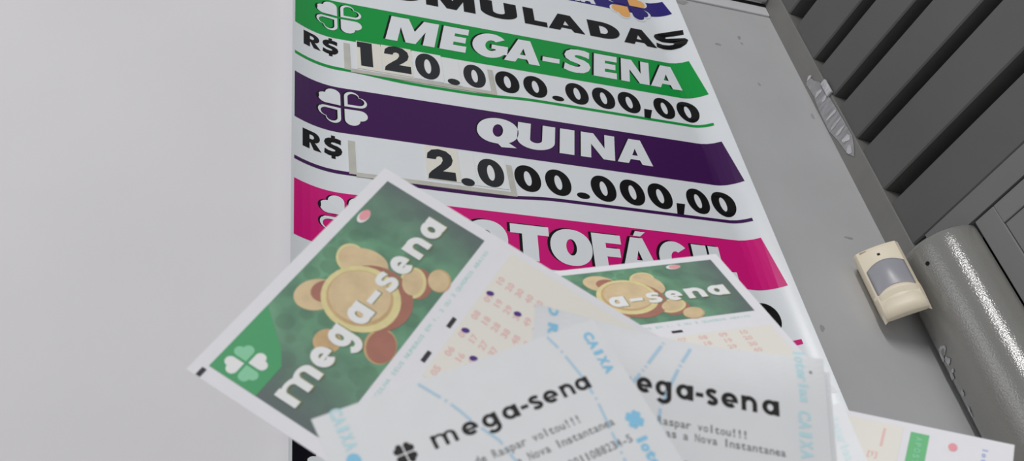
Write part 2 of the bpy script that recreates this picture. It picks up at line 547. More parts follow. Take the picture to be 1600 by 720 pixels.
slats = [(1.885, 1.985), (1.765, 1.855), (1.635, 1.733), (1.478, 1.592), (1.362, 1.447), (1.237, 1.329), (1.100, 1.205), (.967, 1.067)]
slats[3] = (1.478, 1.590)
for z0, z1 in slats:
    b = MB()
    # folded slat: flat face, lip turned back along the lower and upper edges
    pr = [(z0, -.045), (z0, 0), (z0 + .003, .003), (z1 - .003, .003), (z1, 0), (z1, -.045)]
    vs = [G(s, z, o) for s in (.046, 1.9) for z, o in pr]
    n = len(pr)
    b.mesh(vs, [(i, i + 1, n + i + 1, n + i) for i in range(n - 1)] + [tuple(range(n))[::-1], tuple(range(n, 2 * n)), (0, n, 2 * n - 1, n - 1)], 'slat')
    child(b, 'slat', gate)
b = MB(); gbox(b, .040, 1.9, .93, 2.1, -.13, -.06, 'gap_shade'); child(b, 'shade_backing', gate)  # unlit space behind the slats, its shade put into the sheet's colour
b = MB(); gbox(b, .075, 1.9, .922, .965, -.05, .004, 'rail'); child(b, 'bottom_rail', gate)
b = MB(); gbox(b, -.004, .046, .922, 2.0, -.05, .006, 'post'); post = child(b, 'corner_post', gate, bevel=.001)
# dried plaster smeared on the post
sm = MB()
onpost = lambda s, z: G(s, z, .0075)
import random
rnd = random.Random(4)
sm = MB()
lp = [(.006, 1.44), (.020, 1.455), (.026, 1.43), (.036, 1.415), (.040, 1.36), (.043, 1.30), (.044, 1.245), (.036, 1.222), (.026, 1.205), (.016, 1.225), (.010, 1.27), (.003, 1.30), (.004, 1.36), (.009, 1.40)]
sm.shape([lp], 'smear_thin', onpost); child(sm, 'plaster_smear', post)
onpost2 = lambda s, z: G(s, z, .0082)
for s, z, rs, rz in [(.022, 1.395, .009, .006), (.030, 1.372, .010, .005), (.026, 1.325, .014, .004), (.024, 1.300, .014, .004), (.026, 1.278, .013, .004), (.030, 1.252, .009, .008), (.024, 1.226, .008, .008), (.020, 1.446, .008, .003)]:
    sm = MB(); blob(sm, onpost2, 'smear', s, z, rs, rz, rnd.random() * 6); child(sm, 'plaster_smear', post)
tb = MB(); gbox(tb, .038, .052, 1.365, 1.405, .006, .012, 'smear'); child(tb, 'plaster_lump', post, bevel=.0012)

# lower door leaf under the rail
door = thing('metal_door', Matrix.Translation(G(.165, -1.0)), 'light grey metal door leaf with a recessed panel below the louvered gate', 'door')
b = MB()
gbox(b, .163, .204, -1.0, .919, -.05, .002, 'door')
gbox(b, .204, 1.3, .882, .919, -.05, .002, 'door')
gbox(b, 1.26, 1.3, -1.0, .882, -.05, .002, 'door')
child(b, 'door_frame', door, bevel=.0012)
b = MB(); gbox(b, .2055, 1.258, -1.0, .8805, -.05, -.0005, 'door'); child(b, 'recessed_panel', door)
b = MB()
gbox(b, .243, .247, -.9, .850, -.0005, .002, 'door'); gbox(b, .243, 1.2, .846, .850, -.0005, .002, 'door'); child(b, 'panel_moulding', door, bevel=.001)
b = MB(); gbox(b, .252, .285, .826, .838, -.0005, .002, 'hole'); child(b, 'vent_slot', door)

# half-round hammered cover standing against the corner
colm = thing('half_round_cover', Matrix.Translation(G(.08, -1.0)), 'glossy grey half-round metal cover standing in the corner under the gate', 'metal cover')
b = MB()
R0, RB, n, top = .0795, .065, 40, .918
zs = [-1.0, .2, .4, .6, .75, .85, .895, .908, .915, top]
rr = [1, 1, 1, 1, 1, 1, 1, .995, .98, .955]
vs = []
for z, k in zip(zs, rr):
    for i in range(n + 1):
        t = math.pi * i / n
        vs.append(G(.0805 - R0 * k * math.cos(t), z, .0015 + RB * k * math.sin(t)))
fs = [(r * (n + 1) + i, r * (n + 1) + i + 1, (r + 1) * (n + 1) + i + 1, (r + 1) * (n + 1) + i) for r in range(len(zs) - 1) for i in range(n)]
fs += [tuple((len(zs) - 1) * (n + 1) + i for i in range(n + 1))]
b.mesh(vs, [f[::-1] for f in fs], 'hammer')
child(b, 'shell', colm, smooth=True)
b = MB()
for (t, z, ra) in [(1.72, .875, .006)]:
    tube_mesh(b, G(.0805 - R0 * math.cos(t), z, RB * math.sin(t) - .002), G(.0805 - R0 * math.cos(t), z, .0015 + RB * math.sin(t) + .0012), ra * S * .6, 'hole', 10)
child(b, 'screw_head', colm)
b = MB()
for t, z, a_, c_, sd in [(.90, .742, .015, .011, 1), (.98, .724, .009, .006, 4), (.80, .704, .008, .008, 2), (.96, .706, .006, .003, 3), (.90, .668, .007, .004, 5), (.80, .640, .004, .008, 6)]:
    onc = lambda q, zz: G(.0805 - (R0 + .0012) * math.cos(q), zz, .0015 + (RB + .0012) * math.sin(q))
    b = MB(); blob(b, onc, 'smear', t, z, a_ / R0, c_, sd); child(b, 'plaster_smear', colm)

# ------------------------------------------------------------------ motion sensor (corner mounted)
ps = .7466
su = Vector((math.cos(ps), -math.sin(ps), 0)); sn = Vector((-math.sin(ps), -math.cos(ps), 0))
sm4 = Matrix.Identity(4)
so = W(1.0812, .966, .938)
for i in range(3):
    sm4[i][0], sm4[i][1], sm4[i][2], sm4[i][3] = su[i], (0, 0, 1)[i], sn[i], so[i]
# right-handed check: u x up = n
sensor = thing('motion_sensor', sm4, 'ivory plastic motion sensor with a milky lens window on the grey wall', 'motion sensor')
SW, SH = .075 * S, .1415 * S


def lathe_front(u):                          # gentle forward bow of the shell across its width
    return .003 * (1 - (2 * u - 1) ** 2)


b = MB()
nu, nv = 16, 40


def prof(v):                                 # forward position of the shell down its height (v 0 top, 1 bottom)
    if v < .04: return -.004 * (1 - v / .04) ** 2
    if v < .66: return 0.0
    if v < .74: return .005 * math.sin((v - .66) / .08 * math.pi / 2)
    return .005 - .008 * ((v - .74) / .26) ** 1.7


vs = []
for j in range(nv + 1):
    v = j / nv
    for i in range(nu + 1):
        u = i / nu
        edge = max(0, abs(2 * u - 1) - .84) / .16
        vs.append((u * SW, -v * SH, prof(v - .07 * (1 - (2 * u - 1) ** 2) * (1 if v > .45 else 0) * 0) + lathe_front(u) * (1 if v < .97 else .6) - .004 * edge ** 2))
base = len(vs)
fs = [(j * (nu + 1) + i, (j + 1) * (nu + 1) + i, (j + 1) * (nu + 1) + i + 1, j * (nu + 1) + i + 1) for j in range(nv) for i in range(nu)]
ring = [i for i in range(nu + 1)] + [(j) * (nu + 1) + nu for j in range(1, nv + 1)] + [nv * (nu + 1) + i for i in range(nu - 1, -1, -1)] + [j * (nu + 1) for j in range(nv - 1, 0, -1)]
back = []
for k in ring:
    x, y, z = vs[k]
    # the back is bevelled for the corner: its left facet lies on the wall
    xb = SW / 2 + (x - SW / 2) * .96
    wx = so + su * xb
    dl = min(.0, (wx.y + .0012) / sn.y * -1)              # depth at which this point meets the wall
    t = min(1.0, max(0.0, (xb / SW - .10) / .55))
    dl = dl * (1 - t) + -.004 * t if xb / SW > .10 else dl
    back.append((xb, y * .70 - .01 * SH, min(dl, z - .003)))
vs += back
m_ = len(ring)
fs += [(ring[i], ring[(i + 1) % m_], base + (i + 1) % m_, base + i) for i in range(m_)]
fs += [tuple(base + i for i in range(m_))]
b.mesh(vs, fs, 'sensor')
shell = b.build('shell', sensor, smooth=True)
shell.data.shade_smooth()
es = shell.modifiers.new('edge', 'EDGE_SPLIT'); es.split_angle = math.radians(38)
# lens window
b = MB()
vs = []
nu2, nv2 = 16, 12
for j in range(nv2 + 1):
    for i in range(nu2 + 1):
        u = i / nu2; q = j / nv2
        arch = .07 * (1 - (2 * u - 1) ** 2)
        v = .325 - arch + q * (.385 - 0.0)
        uu = .10 + .83 * u
        vs.append((uu * SW, -v * SH, lathe_front(uu) + .0012 + .0042 * (1 - (2 * u - 1) ** 2) * math.sin(math.pi * (.15 + .7 * q))))
fs = [(j * (nu2 + 1) + i, (j + 1) * (nu2 + 1) + i, (j + 1) * (nu2 + 1) + i + 1, j * (nu2 + 1) + i + 1) for j in range(nv2) for i in range(nu2)]
b.mesh(vs, fs, 'lens')
ln = b.build('lens_window', sensor, smooth=True)
sd_ = ln.modifiers.new('thick', 'SOLIDIFY'); sd_.thickness = .0015; sd_.offset = -1
# arched lip (visor) under the lens
b = MB()
vs = []
for i in range(nu2 + 1):
    u = i / nu2
    arch = .085 * (1 - (2 * u - 1) ** 2)
    uu = .06 + .90 * u
    v0 = .715 - arch
    f = lathe_front(uu)
    for dv, dz in ((0, .0005), (.004, .0066), (.018, .0090), (.045, .0088), (.085, .0056), (.17, .0048), (.27, .0030), (.40, -.0050)):
        vs.append((uu * SW, -min(v0 + dv * (1 + .5 * (arch / .085)), .998) * SH, f * .7 + dz * (.35 + .65 * math.sqrt(max(0, 1 - (2 * u - 1) ** 4)))))
np_ = 8
fs = [(i * np_ + j, i * np_ + j + 1, (i + 1) * np_ + j + 1, (i + 1) * np_ + j) for i in range(nu2) for j in range(np_ - 1)]
b.mesh(vs, fs, 'sensor')
b.build('chin_visor', sensor, smooth=True)
b = MB(); b.box(.47 * SW, .53 * SW, -.165 * SH, -.135 * SH, .0005, .0033, 'hole'); b.build('indicator_light', sensor)
b = MB(); b.box(.14 * SW, .48 * SW, -.055 * SH, -.040 * SH, -.0005, .0024, 'slot'); b.build('mounting_slot', sensor)

# ------------------------------------------------------------------ banner
XL, XR, ZB, ZT = .1445, .940, .22, 1.80


def lift(x):
    l = 0.0015
    if x < .225: l += .0235 * ((.225 - x) / (.225 - XL)) ** 2
    if x > .880: l += .0275 * ((x - .880) / (XR - .880)) ** 2
    return l


def layer(k):
    """point on the banner's face, k layers of print above it"""
    def tf(x, z):
        # back to sheet coordinates: the curl brings an edge nearer, so a print keeps its height on the sheet
        return W(x, 1 - lift(x) - .00030 * k, z)
    return tf


banner = thing('prize_banner', Matrix.Translation(W(.54, 1, ZB)), 'white vinyl lottery prize banner with green, purple and magenta bands on the wall', 'banner')
b = MB()
xs = [XL + (.235 - XL) * i / 14 for i in range(15)] + [.35, .5, .65, .78] + [.87 + (XR - .87) * i / 14 for i in range(15)]
vs = [W(x, 1 - lift(x), z) for z in (ZB, ZT) for x in xs] + [W(x, 1 - lift(x) + .0009, z) for z in (ZB, ZT) for x in xs]
n = len(xs)
fs = [(i, i + 1, n + i + 1, n + i) for i in range(n - 1)] + [(2 * n + i, 3 * n + i, 3 * n + i + 1, 2 * n + i + 1) for i in range(n - 1)]
fs += [(i, 2 * n + i, 2 * n + i + 1, i + 1) for i in range(n - 1)] + [(n + i, n + i + 1, 3 * n + i + 1, 3 * n + i) for i in range(n - 1)]
fs += [(0, n, 3 * n, 2 * n), (n - 1, 3 * n - 1, 4 * n - 1, 2 * n - 1)]
b.mesh(vs, fs, 'vinyl')
child(b, 'vinyl_sheet', banner, smooth=False).data.shade_smooth()
for o in banner.children:
    e = o.modifiers.new('edge', 'EDGE_SPLIT'); e.split_angle = math.radians(50)


def dip(x):
    return math.exp(-((x - .40) / .12) ** 4)


def band(mb, x0, x1a, x1b, z0, z1, mat_, k=1, n=64, sag=0.0):
    """strip from x0 to a slanting right end (x1a below, x1b above)"""
    tf = layer(k)
    vs = []
    for i in range(n + 1):
        t = i / n
        xa, xb = x0 + (x1a - x0) * t, x0 + (x1b - x0) * t
        vs += [tf(xa, z0 - sag * dip(xa)), tf(xb, z1 - sag * dip(xb))]
    mb.mesh(vs, [(2 * i, 2 * i + 2, 2 * i + 3, 2 * i + 1) for i in range(n)], mat_)


def title(spec, z0, ht, ink, shear, sh=None):
    mb = MB()
    for ch, x0, wd in spec:
        acute = ch == 'Á'
        c_ = 'A' if acute else ch
        figs = list(CAPS[c_])
        if acute: figs = figs + [[[(.42, 1.05), (.50, 1.20), (.78, 1.20), (.62, 1.05)]]]
        if sh: put(mb, figs, x0, z0, wd, ht, 'black', under(layer, 1.7), shear, *sh)
        put(mb, figs, x0, z0, wd, ht, ink, under(layer, 2.6), shear)
    return mb


def emblem(cx, cz):
    mb = MB()
    for k, mt, dx, dz in ((2, 'black', -.0028, .0010), (3, 'vinyl', 0, 0)):
        clover(mb, cx, cz, .041, layer(k), {'TL': (mt, True), 'BR': (mt, True), 'TR': (mt, False), 'BL': (mt, False)}, .26, dx, dz)
    return mb


def amount(spec, z0, ht, ink='black', k=1):
    mb = MB()
    for ch, x0, wd in spec:
        put(mb, CAPS[ch], x0, z0, wd, ht, ink, under(layer, k))
    return mb


def section(z_band, h_band, ink, z_rule, rule_h):
    b = MB(); band(b, .149, .931, .922, z_band, z_band + h_band, ink); child(b, 'band_print', banner)
    b = MB(); band(b, .149, .921, .921, z_rule, z_rule + rule_h, ink, sag=.009); child(b, 'rule_print', banner)
    child(emblem(.2265, z_band + .0585 if ink != 'pink' else z_band + .058), 'clover_emblem', banner)


Zp = 1.0
# heading
b = title([('A', .140, .076), ('C', .222, .072), ('U', .304, .076), ('M', .390, .096), ('U', .497, .074), ('L', .585, .047), ('A', .634, .077), ('D', .722, .068), ('A', .796, .073), ('S', .868, .066)], 1.476, .053, 'black', .05)
b.v = [v for v in b.v]
child(b, 'heading_lettering', banner)
b = MB(); band(b, .149, .926, .918, 1.585, 1.632, 'navy'); child(b, 'band_print', banner)
b = title([('R', .692, .033), ('A', .722, .036)], 1.588, .036, 'vinyl', .2); child(b, 'title_lettering', banner)
b = MB()
for k, mt1, mt2, g in ((2, 'vinyl', 'vinyl', .049), (3, 'orange', 'navy', .0435)):
    clover(b, .8365, 1.606, g, layer(k), {'TR': (mt1, True), 'BL': (mt1, True), 'TL': (mt2, True), 'BR': (mt2, True)})
child(b, 'clover_emblem', banner)
# green section
section(1.328, .105, 'green', 1.2460, .0070)
child(title([('M', .306, .088), ('E', .403, .048), ('G', .461, .068), ('A', .524, .070), ('-', .598, .034), ('S', .640, .056), ('E', .702, .048), ('N', .759, .060), ('A', .822, .068)],
            1.350, .070, 'vinyl', .22, (-.0038, .0016)), 'title_lettering', banner)
child(amount([('R', .164, .029), ('$', .196, .028)], 1.283, .036), 'currency_lettering', banner)
ZERO = [('0', .499, .045), ('0', .552, .045), ('.', .603, .023), ('0', .633, .045), ('0', .686, .045), ('0', .738, .045), (',', .783, .022), ('0', .812, .043), ('0', .861, .044)]
child(amount(ZERO, 1.2600, .056), 'amount_lettering', banner)
# purple section
section(1.097, .105, 'purple', 1.0075, .0070)
child(title([('Q', .442, .073), ('U', .513, .068), ('I', .590, .027), ('N', .629, .064), ('A', .698, .068)], 1.122, .063, 'vinyl', .20, (-.0022, .0012)), 'title_lettering', banner)
child(amount([('R', .162, .029), ('$', .195, .029)], 1.043, .038), 'currency_lettering', banner)
child(amount(ZERO, 1.0225, .057), 'amount_lettering', banner)
# magenta section
section(.864, .105, 'pink', .7545, .0090)
child(title([('L', .345, .048), ('O', .396, .068), ('T', .468, .063), ('O', .532, .070), ('F', .603, .050), ('Á', .650, .064), ('C', .718, .056), ('I', .781, .027), ('L', .812, .044)],
            .877, .071, 'vinyl', .10, (-.0045, .0020)), 'title_lettering', banner)
child(amount(ZERO[-2:] + [(',', .783, .022)], .780, .057), 'amount_lettering', banner)
# the dark band near the bottom
b = MB(); band(b, .149, .931, .922, .445, .556, 'dark_ink'); child(b, 'band_print', banner)
child(emblem(.205, .515), 'clover_emblem', banner)


# numeral pockets: a clear sleeve's welded edges
def pocket(zb, zt):
    mb = MB()
    for x0, x1, z0, z1 in ((.2325, .2430, zb, zt), (.4875, .4970, zb - .004, zt - .006), (.2430, .4875, zb - .004, zb + .0045)):
        mb.mesh([layer(1)(x, z) for x, z in ((x0, z0), (x1, z0), (x1, z1), (x0, z1))] + [layer(4)(x, z) for x, z in ((x0, z0), (x1, z0), (x1, z1), (x0, z1))],
                [(4, 5, 6, 7), (0, 1, 5, 4), (1, 2, 6, 5), (2, 3, 7, 6), (3, 0, 4, 7)], 'pocket')
    return mb


child(pocket(1.2500, 1.319), 'numeral_pocket', banner)
child(pocket(1.0100, 1.081), 'numeral_pocket', banner)


def numeral(ch, x0, x1, z0, z1, gx, gw, gz, gh, paper, label, grp=None):
    o = thing('numeral_card', Matrix.Translation(W((x0 + x1) / 2, 1 - lift(.5), z0)), label, 'number card', 'number cards in the banner sleeves')
    mb = MB()
    q = ((x0, z0), (x1, z0), (x1, z1), (x0, z1))
    mb.mesh([layer(1.2)(x, z) for x, z in q] + [layer(2.6)(x, z) for x, z in q], [(4, 5, 6, 7), (0, 1, 5, 4), (1, 2, 6, 5), (2, 3, 7, 6), (3, 0, 4, 7), (3, 2, 1, 0)], paper)
    child(mb, 'card', o)
    mb = MB()
    put(mb, CAPS[ch], gx, gz, gw, gh, 'digit', under(layer, 3.2))
    child(mb, 'numeral_print', o)


numeral('1', .2540, .2960, 1.2585, 1.331, .2555, .0255, 1.2665, .063, 'card_beige', 'beige card with a bold one, first in the sleeve under the green band')
numeral('2', .2970, .3495, 1.2585, 1.332, .3005, .0460, 1.2650, .067, 'card_beige', 'beige card with a bold two, right of the one under the green band')
numeral('0', .3505, .4030, 1.2570, 1.330, .3550, .0435, 1.2605, .066, 'card_white', 'pale card with a zero touching the beige two under the green band')
numeral('.', .4040, .4340, 1.2560, 1.326, .4095, .0220, 1.2570, .064, 'card_white', 'narrow dot card between two zero cards under the green band')
numeral('0', .4350, .4855, 1.2550, 1.325, .4405, .0405, 1.2590, .059, 'card_white', 'pale zero card at the right end of the sleeve under the green band')
numeral('2', .3530, .4070, 1.0215, 1.095, .3545, .0450, 1.0225, .066, 'card_beige', 'beige card with a lone bold two under the purple band')
numeral('.', .4080, .4330, 1.0205, 1.091, .4060 + .001, .0220, 1.0185, .064, 'card_white', 'narrow dot card beside the beige two under the purple band')
numeral('0', .4340, .4855, 1.0200, 1.088, .4370, .0440, 1.0220, .060, 'card_white', 'pale zero card at the right end of the sleeve under the purple band')


# ------------------------------------------------------------------ papers held up in front of the banner
def frame_mtx(o, u, v):
    """o camera-relative metres, u along the print, v down the print"""
    u = Vector(u).normalized(); v = Vector(v); v = (v - u * v.dot(u)).normalized()
    nrm = -(u.cross(v))
    m4 = Matrix.Identity(4)
    oo = Vector(o) + CAM
    for i in range(3):
        m4[i][0], m4[i][1], m4[i][2], m4[i][3] = u[i], -v[i], nrm[i], oo[i]
    return m4


LY = .00005


def flat(bend):
    def mk(k):
        return lambda x, y: (x, y, bend(x, y) + LY * k)
    return mk


def sheet(mb, x0, x1, y0, y1, bend, mat_, nx=14, ny=18):
    """paper with thickness; y1 top, y0 bottom (local, up positive)"""
    vs = []
    for t in (0, -.00010):
        for j in range(ny + 1):
            for i in range(nx + 1):
                x = x0 + (x1 - x0) * i / nx; y = y0 + (y1 - y0) * j / ny
                vs.append((x, y, bend(x, y) + t))
    N_ = (nx + 1) * (ny + 1)
    fs = []
    for j in range(ny):
        for i in range(nx):
            a = j * (nx + 1) + i
            fs.append((a, a + 1, a + nx + 2, a + nx + 1)); fs.append((N_ + a, N_ + a + nx + 1, N_ + a + nx + 2, N_ + a + 1))
    for i in range(nx):
        fs.append((i, N_ + i, N_ + i + 1, i + 1)); t = ny * (nx + 1) + i; fs.append((t, t + 1, N_ + t + 1, N_ + t))
    for j in range(ny):
        a = j * (nx + 1); fs.append((a, a + nx + 1, N_ + a + nx + 1, N_ + a)); t = a + nx; fs.append((t, N_ + t, N_ + t + nx + 1, t + nx + 1))
    mb.mesh(vs, fs, mat_)


def quad_grid(mb, x0, x1, y0, y1, tf, mat_, n=10):
    vs = [tf(x0 + (x1 - x0) * i / n, y0 + (y1 - y0) * j / n) for j in range(n + 1) for i in range(n + 1)]
    mb.mesh(vs, [(j * (n + 1) + i, j * (n + 1) + i + 1, (j + 1) * (n + 1) + i + 1, (j + 1) * (n + 1) + i) for j in range(n) for i in range(n)], mat_)


HDR = .0351
SLIPS = 'bet slips held in the fan'
MS_BOLD = [('m', .0029, .0152), ('e', .0162, .0223), ('g', .0243, .0302), ('a', .0334, .0397), ('-', .0412, .0462), ('s', .0478, .0533), ('e', .0551, .0614), ('n', .0632, .0706), ('a', .0720, .0795)]


def bet_slip(mtx, label, length, num_rows, num_v0, num_dv, marks, dots, bend=lambda x, y: 0.0):
    o = thing('bet_slip', mtx, label, 'bet slip', SLIPS)
    T = flat(bend)
    b = MB(); sheet(b, -.0040, .0872, -length, .0036, bend, 'slip'); b.build('paper', o)
    b = MB(); quad_grid(b, 0, .0831, -HDR, 0, T(1), 'header'); b.build('header_print', o)
    b = MB(); quad_grid(b, .031, .0845, -length + .01, -.0440, T(1), 'cream'); b.build('grid_ground_print', o)
    # clover tab in the header's corner
    b = MB()
    b.shape([[(0, 0), (0, -.0140), (.0106, -.0140), (.0150, -.0106), (.0235, 0)][::-1]], 'tab', T(2))
    b.build('corner_tab_print', o)
    b = MB()
    clover(b, .0060, -.0066, .0050, T(3), {'TL': ('white_print', True), 'BR': ('white_print', True), 'TR': ('pale_green', True), 'BL': ('pale_green', True)})
    b.build('clover_emblem', o)

    def coin(figs):
        mb = MB()
        for k, cx, cy_, rx, ry, rot, mt in figs:
            mb.shape([ell(cx, -cy_, rx, ry, 30, rot)], mt, T(k))
        mb.build('coin_print', o)
    coin([(2, .0345, .0079, .0064, .0050, -.5, 'gold'), (2.4, .0372, .0094, .0046, .0036, -.5, 'copper')])
    coin([(2, .0510, .0080, .0052, .0042, .5, 'gold_rim'), (2.3, .0528, .0124, .0046, .0062, .2, 'gold'), (2.6, .0510, .0080, .0044, .0035, .5, 'gold')])
    coin([(2.7, .0435, .0205, .0112, .0112, 0, 'copper'), (3, .0412, .0180, .0113, .0110, 0, 'gold_rim'), (3.4, .0412, .0176, .0095, .0092, 0, 'gold_deep'), (3.7, .0416, .0173, .0088, .0085, 0, 'gold')])
    coin([(2, .0560, .0278, .0056, .0040, .4, 'copper'), (2.5, .0552, .0264, .0056, .0038, .4, 'gold_rim'), (2.8, .0552, .0262, .0046, .0030, .4, 'gold')])
    coin([(2, .0240, .0186, .0040, .0036, 0, 'gold_deep')])
    coin([(2, .0315, .0305, .0058, .0044, .3, 'gold_deep'), (2.4, .0315, .0308, .0053, .0040, .3, 'copper')])
    coin([(2, .0608, .0320, .0042, .0034, .3, 'gold_deep'), (2.4, .0606, .0318, .0038, .0031, .3, 'gold')])
    coin([(2, .0663, .0023, .0029, .0015, 0, 'white_print'), (2.4, .0669, .0023, .0024, .0013, 0, 'rose')])
    # wording
    b = MB()
    word(b, MS_BOLD, -.0236, .0063, .335, 'olive', under(T, 3.9), .00035, -.00035)
    word(b, MS_BOLD, -.0236, .0063, .335, 'white_print', under(T, 4.5))
    b.build('title_lettering', o)
    b = MB(); typed(b, 'ESCOLHA SEUS NUMEROS EM 1, 2 OU 3 QUADROS ABAIXO', .0152, -.0383, .00135, .0012, 'teal', T(1), .0, .9); b.build('instruction_lettering', o)
    b = MB()
    for u0, u1, v in [(u, u + .0040, -v) for u, v in marks] + [(-.0038, -.0012, .0010)]:
        b = MB(); quad_grid(b, u0, u1, v - .0013, v, T(2), 'timing', 2); b.build('timing_mark', o)
    b = MB()
    for r in range(num_rows):
        for c_ in range(6):
            t = '%02d' % (r * 10 + 5 + c_) if r * 10 + 5 + c_ < 100 else '00'
            typed(b, t, .0345 + c_ * .00765 - .0017, -(num_v0 + r * num_dv) - .0010, .0017, .0019, 'num', T(2), .03, .9)
    b.build('number_grid_print', o)
    for u, v in dots:
        b = MB(); b.shape([ell(u, -v, .00085, .00120, 14, .5)], 'pen', T(3)); b.build('pen_mark', o)
    return o


bet_slip(frame_mtx((.01143, .20872, .13832), (.57711, -.04975, .81515), (.8161, -.00202, -.57791)),
         'bet slip with violet pen marks, its green header and gold coins tilted up at left', .112, 7, .0461, .0033,
         [(.0486, .0413), (.0346, .0413)], [(.0668, .0459), (.0657, .0558), (.0509, .0464), (.0443, .0527)])
bet_slip(frame_mtx((.1140, .2537, .2112), (.9783, -.1791, .1043), (.0385, -.3372, -.9406)),
         'unmarked bet slip standing behind the receipts, in front of the magenta band', .082, 5, .0461, .0034,
         [(.0481, .0407), (.0342, .0407)], [])

MS_RCPT_FL = [('m', .0203, .0258), ('e', .0272, .0308), ('g', .0320, .0357), ('a', .0369, .0407), ('-', .0414, .0432), ('s', .0437, .0466), ('e', .0472, .0508), ('n', .0518, .0550), ('a', .0556, .0592)]
MS_RCPT_FR = [('m', .0183, .0243), ('e', .0254, .0292), ('g', .0300, .0340), ('a', .0351, .0394), ('-', .0400, .0419), ('s', .0425, .0456), ('e', .0464, .0506), ('n', .0515, .0555), ('a', .0568, .0612)]


def dashes(mb, pts, wd, pat, tf, mat_):
    """long dash, dot, long dash ... along a polyline"""
    segs = []
    tot = 0
    for a, b_ in zip(pts, pts[1:]):
        L = math.hypot(b_[0] - a[0], b_[1] - a[1]); segs.append((tot, tot + L, a, b_)); tot += L

    def at(s):
        for s0, s1, a, b_ in segs:
            if s <= s1 or (s0, s1, a, b_) == segs[-1]:
                t = (s - s0) / (s1 - s0); return (a[0] + (b_[0] - a[0]) * t, a[1] + (b_[1] - a[1]) * t)
    s = 0; i = 0
    while s < tot:
        L = pat[i % len(pat)]
        if i % 2 == 0:
            e = min(tot, s + L)
            path = [at(s + (e - s) * k / 5) for k in range(6)]
            for fig in ribbon(path, wd): mb.shape(fig, mat_, tf)
        s += L; i += 1


def receipt(mtx, label, wd, length, bend=lambda x, y: 0.0, full=None):
    o = thing('receipt', mtx, label, 'receipt', 'receipts held in the fan')
    T = flat(bend)
    b = MB(); sheet(b, 0, wd, -length, 0, bend, 'receipt', 24, 40); b.build('paper', o)
    if full: full(o, T)
    return o


def print_fl(o, T):
    b = MB(); word(b, MS_RCPT_FL, -.0151, .0029, .28, 'rcpt_black', under(T, 1)); b.build('title_lettering', o)
    b = MB(); clover(b, .0143, -.0136, .0023, T(1), {q: ('rcpt_black', True) for q in ('TL', 'TR', 'BL', 'BR')}); b.build('clover_emblem', o)
    b = MB()
    typed(b, 'de Raspar voltou!!!', .0264, -.0214, .00138, .0018, 'rcpt_grey', T(1), .01)
    typed(b, 'as a Nova Instantanea', .0304, -.0247, .00138, .0018, 'rcpt_grey', T(1), .01)
    typed(b, '0011088234-5', .0445, -.0296, .00138, .0018, 'rcpt_grey', T(1), .01)
    b.build('small_lettering', o)
    b = MB()
    typed(b, 'CAIXA', .0060 - .0022, .0005, .0019, .0024, 'pale_sky', T(1), .05, .95, -math.pi / 2)
    b.build('margin_lettering', o)
    b = MB(); b.shape([ell(.0043, -.0112, .0015, .0016, 20)], 'sky', T(1)); b.build('margin_clover', o)
    b = MB()
    typed(b, 'loterias', .0038 - .0008, -.0142, .0019, .0024, 'sky', T(1), .04, .95, -math.pi / 2)
    b.build('margin_lettering', o)
    b = MB()
    typed(b, 'CAIXA', .0643, -.0026, .0022, .0022, 'sky', T(1), .06, .98, -math.pi / 2)
    b.build('margin_lettering', o)
    b = MB()
    clover(b, .0641, -.0254, .0021, T(1), {q: ('sky', True) for q in ('TL', 'TR', 'BL', 'BR')})
    b.shape([ell(.0641, -.0254, .0015, .0016, 16)], 'sky', T(1.2))
    b.build('margin_clover', o)
    b = MB()
    typed(b, 'loterias', .0618, -.0290, .0019, .0025, 'sky', T(1), .05, .95, -math.pi / 2)
    b.build('margin_lettering', o)
    b = MB()
    dashes(b, [(.0233, -.0006), (.0274, -.0066), (.0289, -.0095), (.0303, -.0128), (.0335, -.0183), (.0346, -.0240), (.035, -.04)], .0006, [.0055, .0010, .0005, .0010], T(1), 'dusk')
    dashes(b, [(.0559, -.0004), (.0571, -.0043), (.0578, -.0085), (.0583, -.0117), (.0585, -.0180), (.0579, -.0230), (.0570, -.0300), (.055, -.045)], .0006, [.0035, .0010, .0005, .0010, .0060, .001], T(1), 'dusk')
    b.build('dash_print', o)


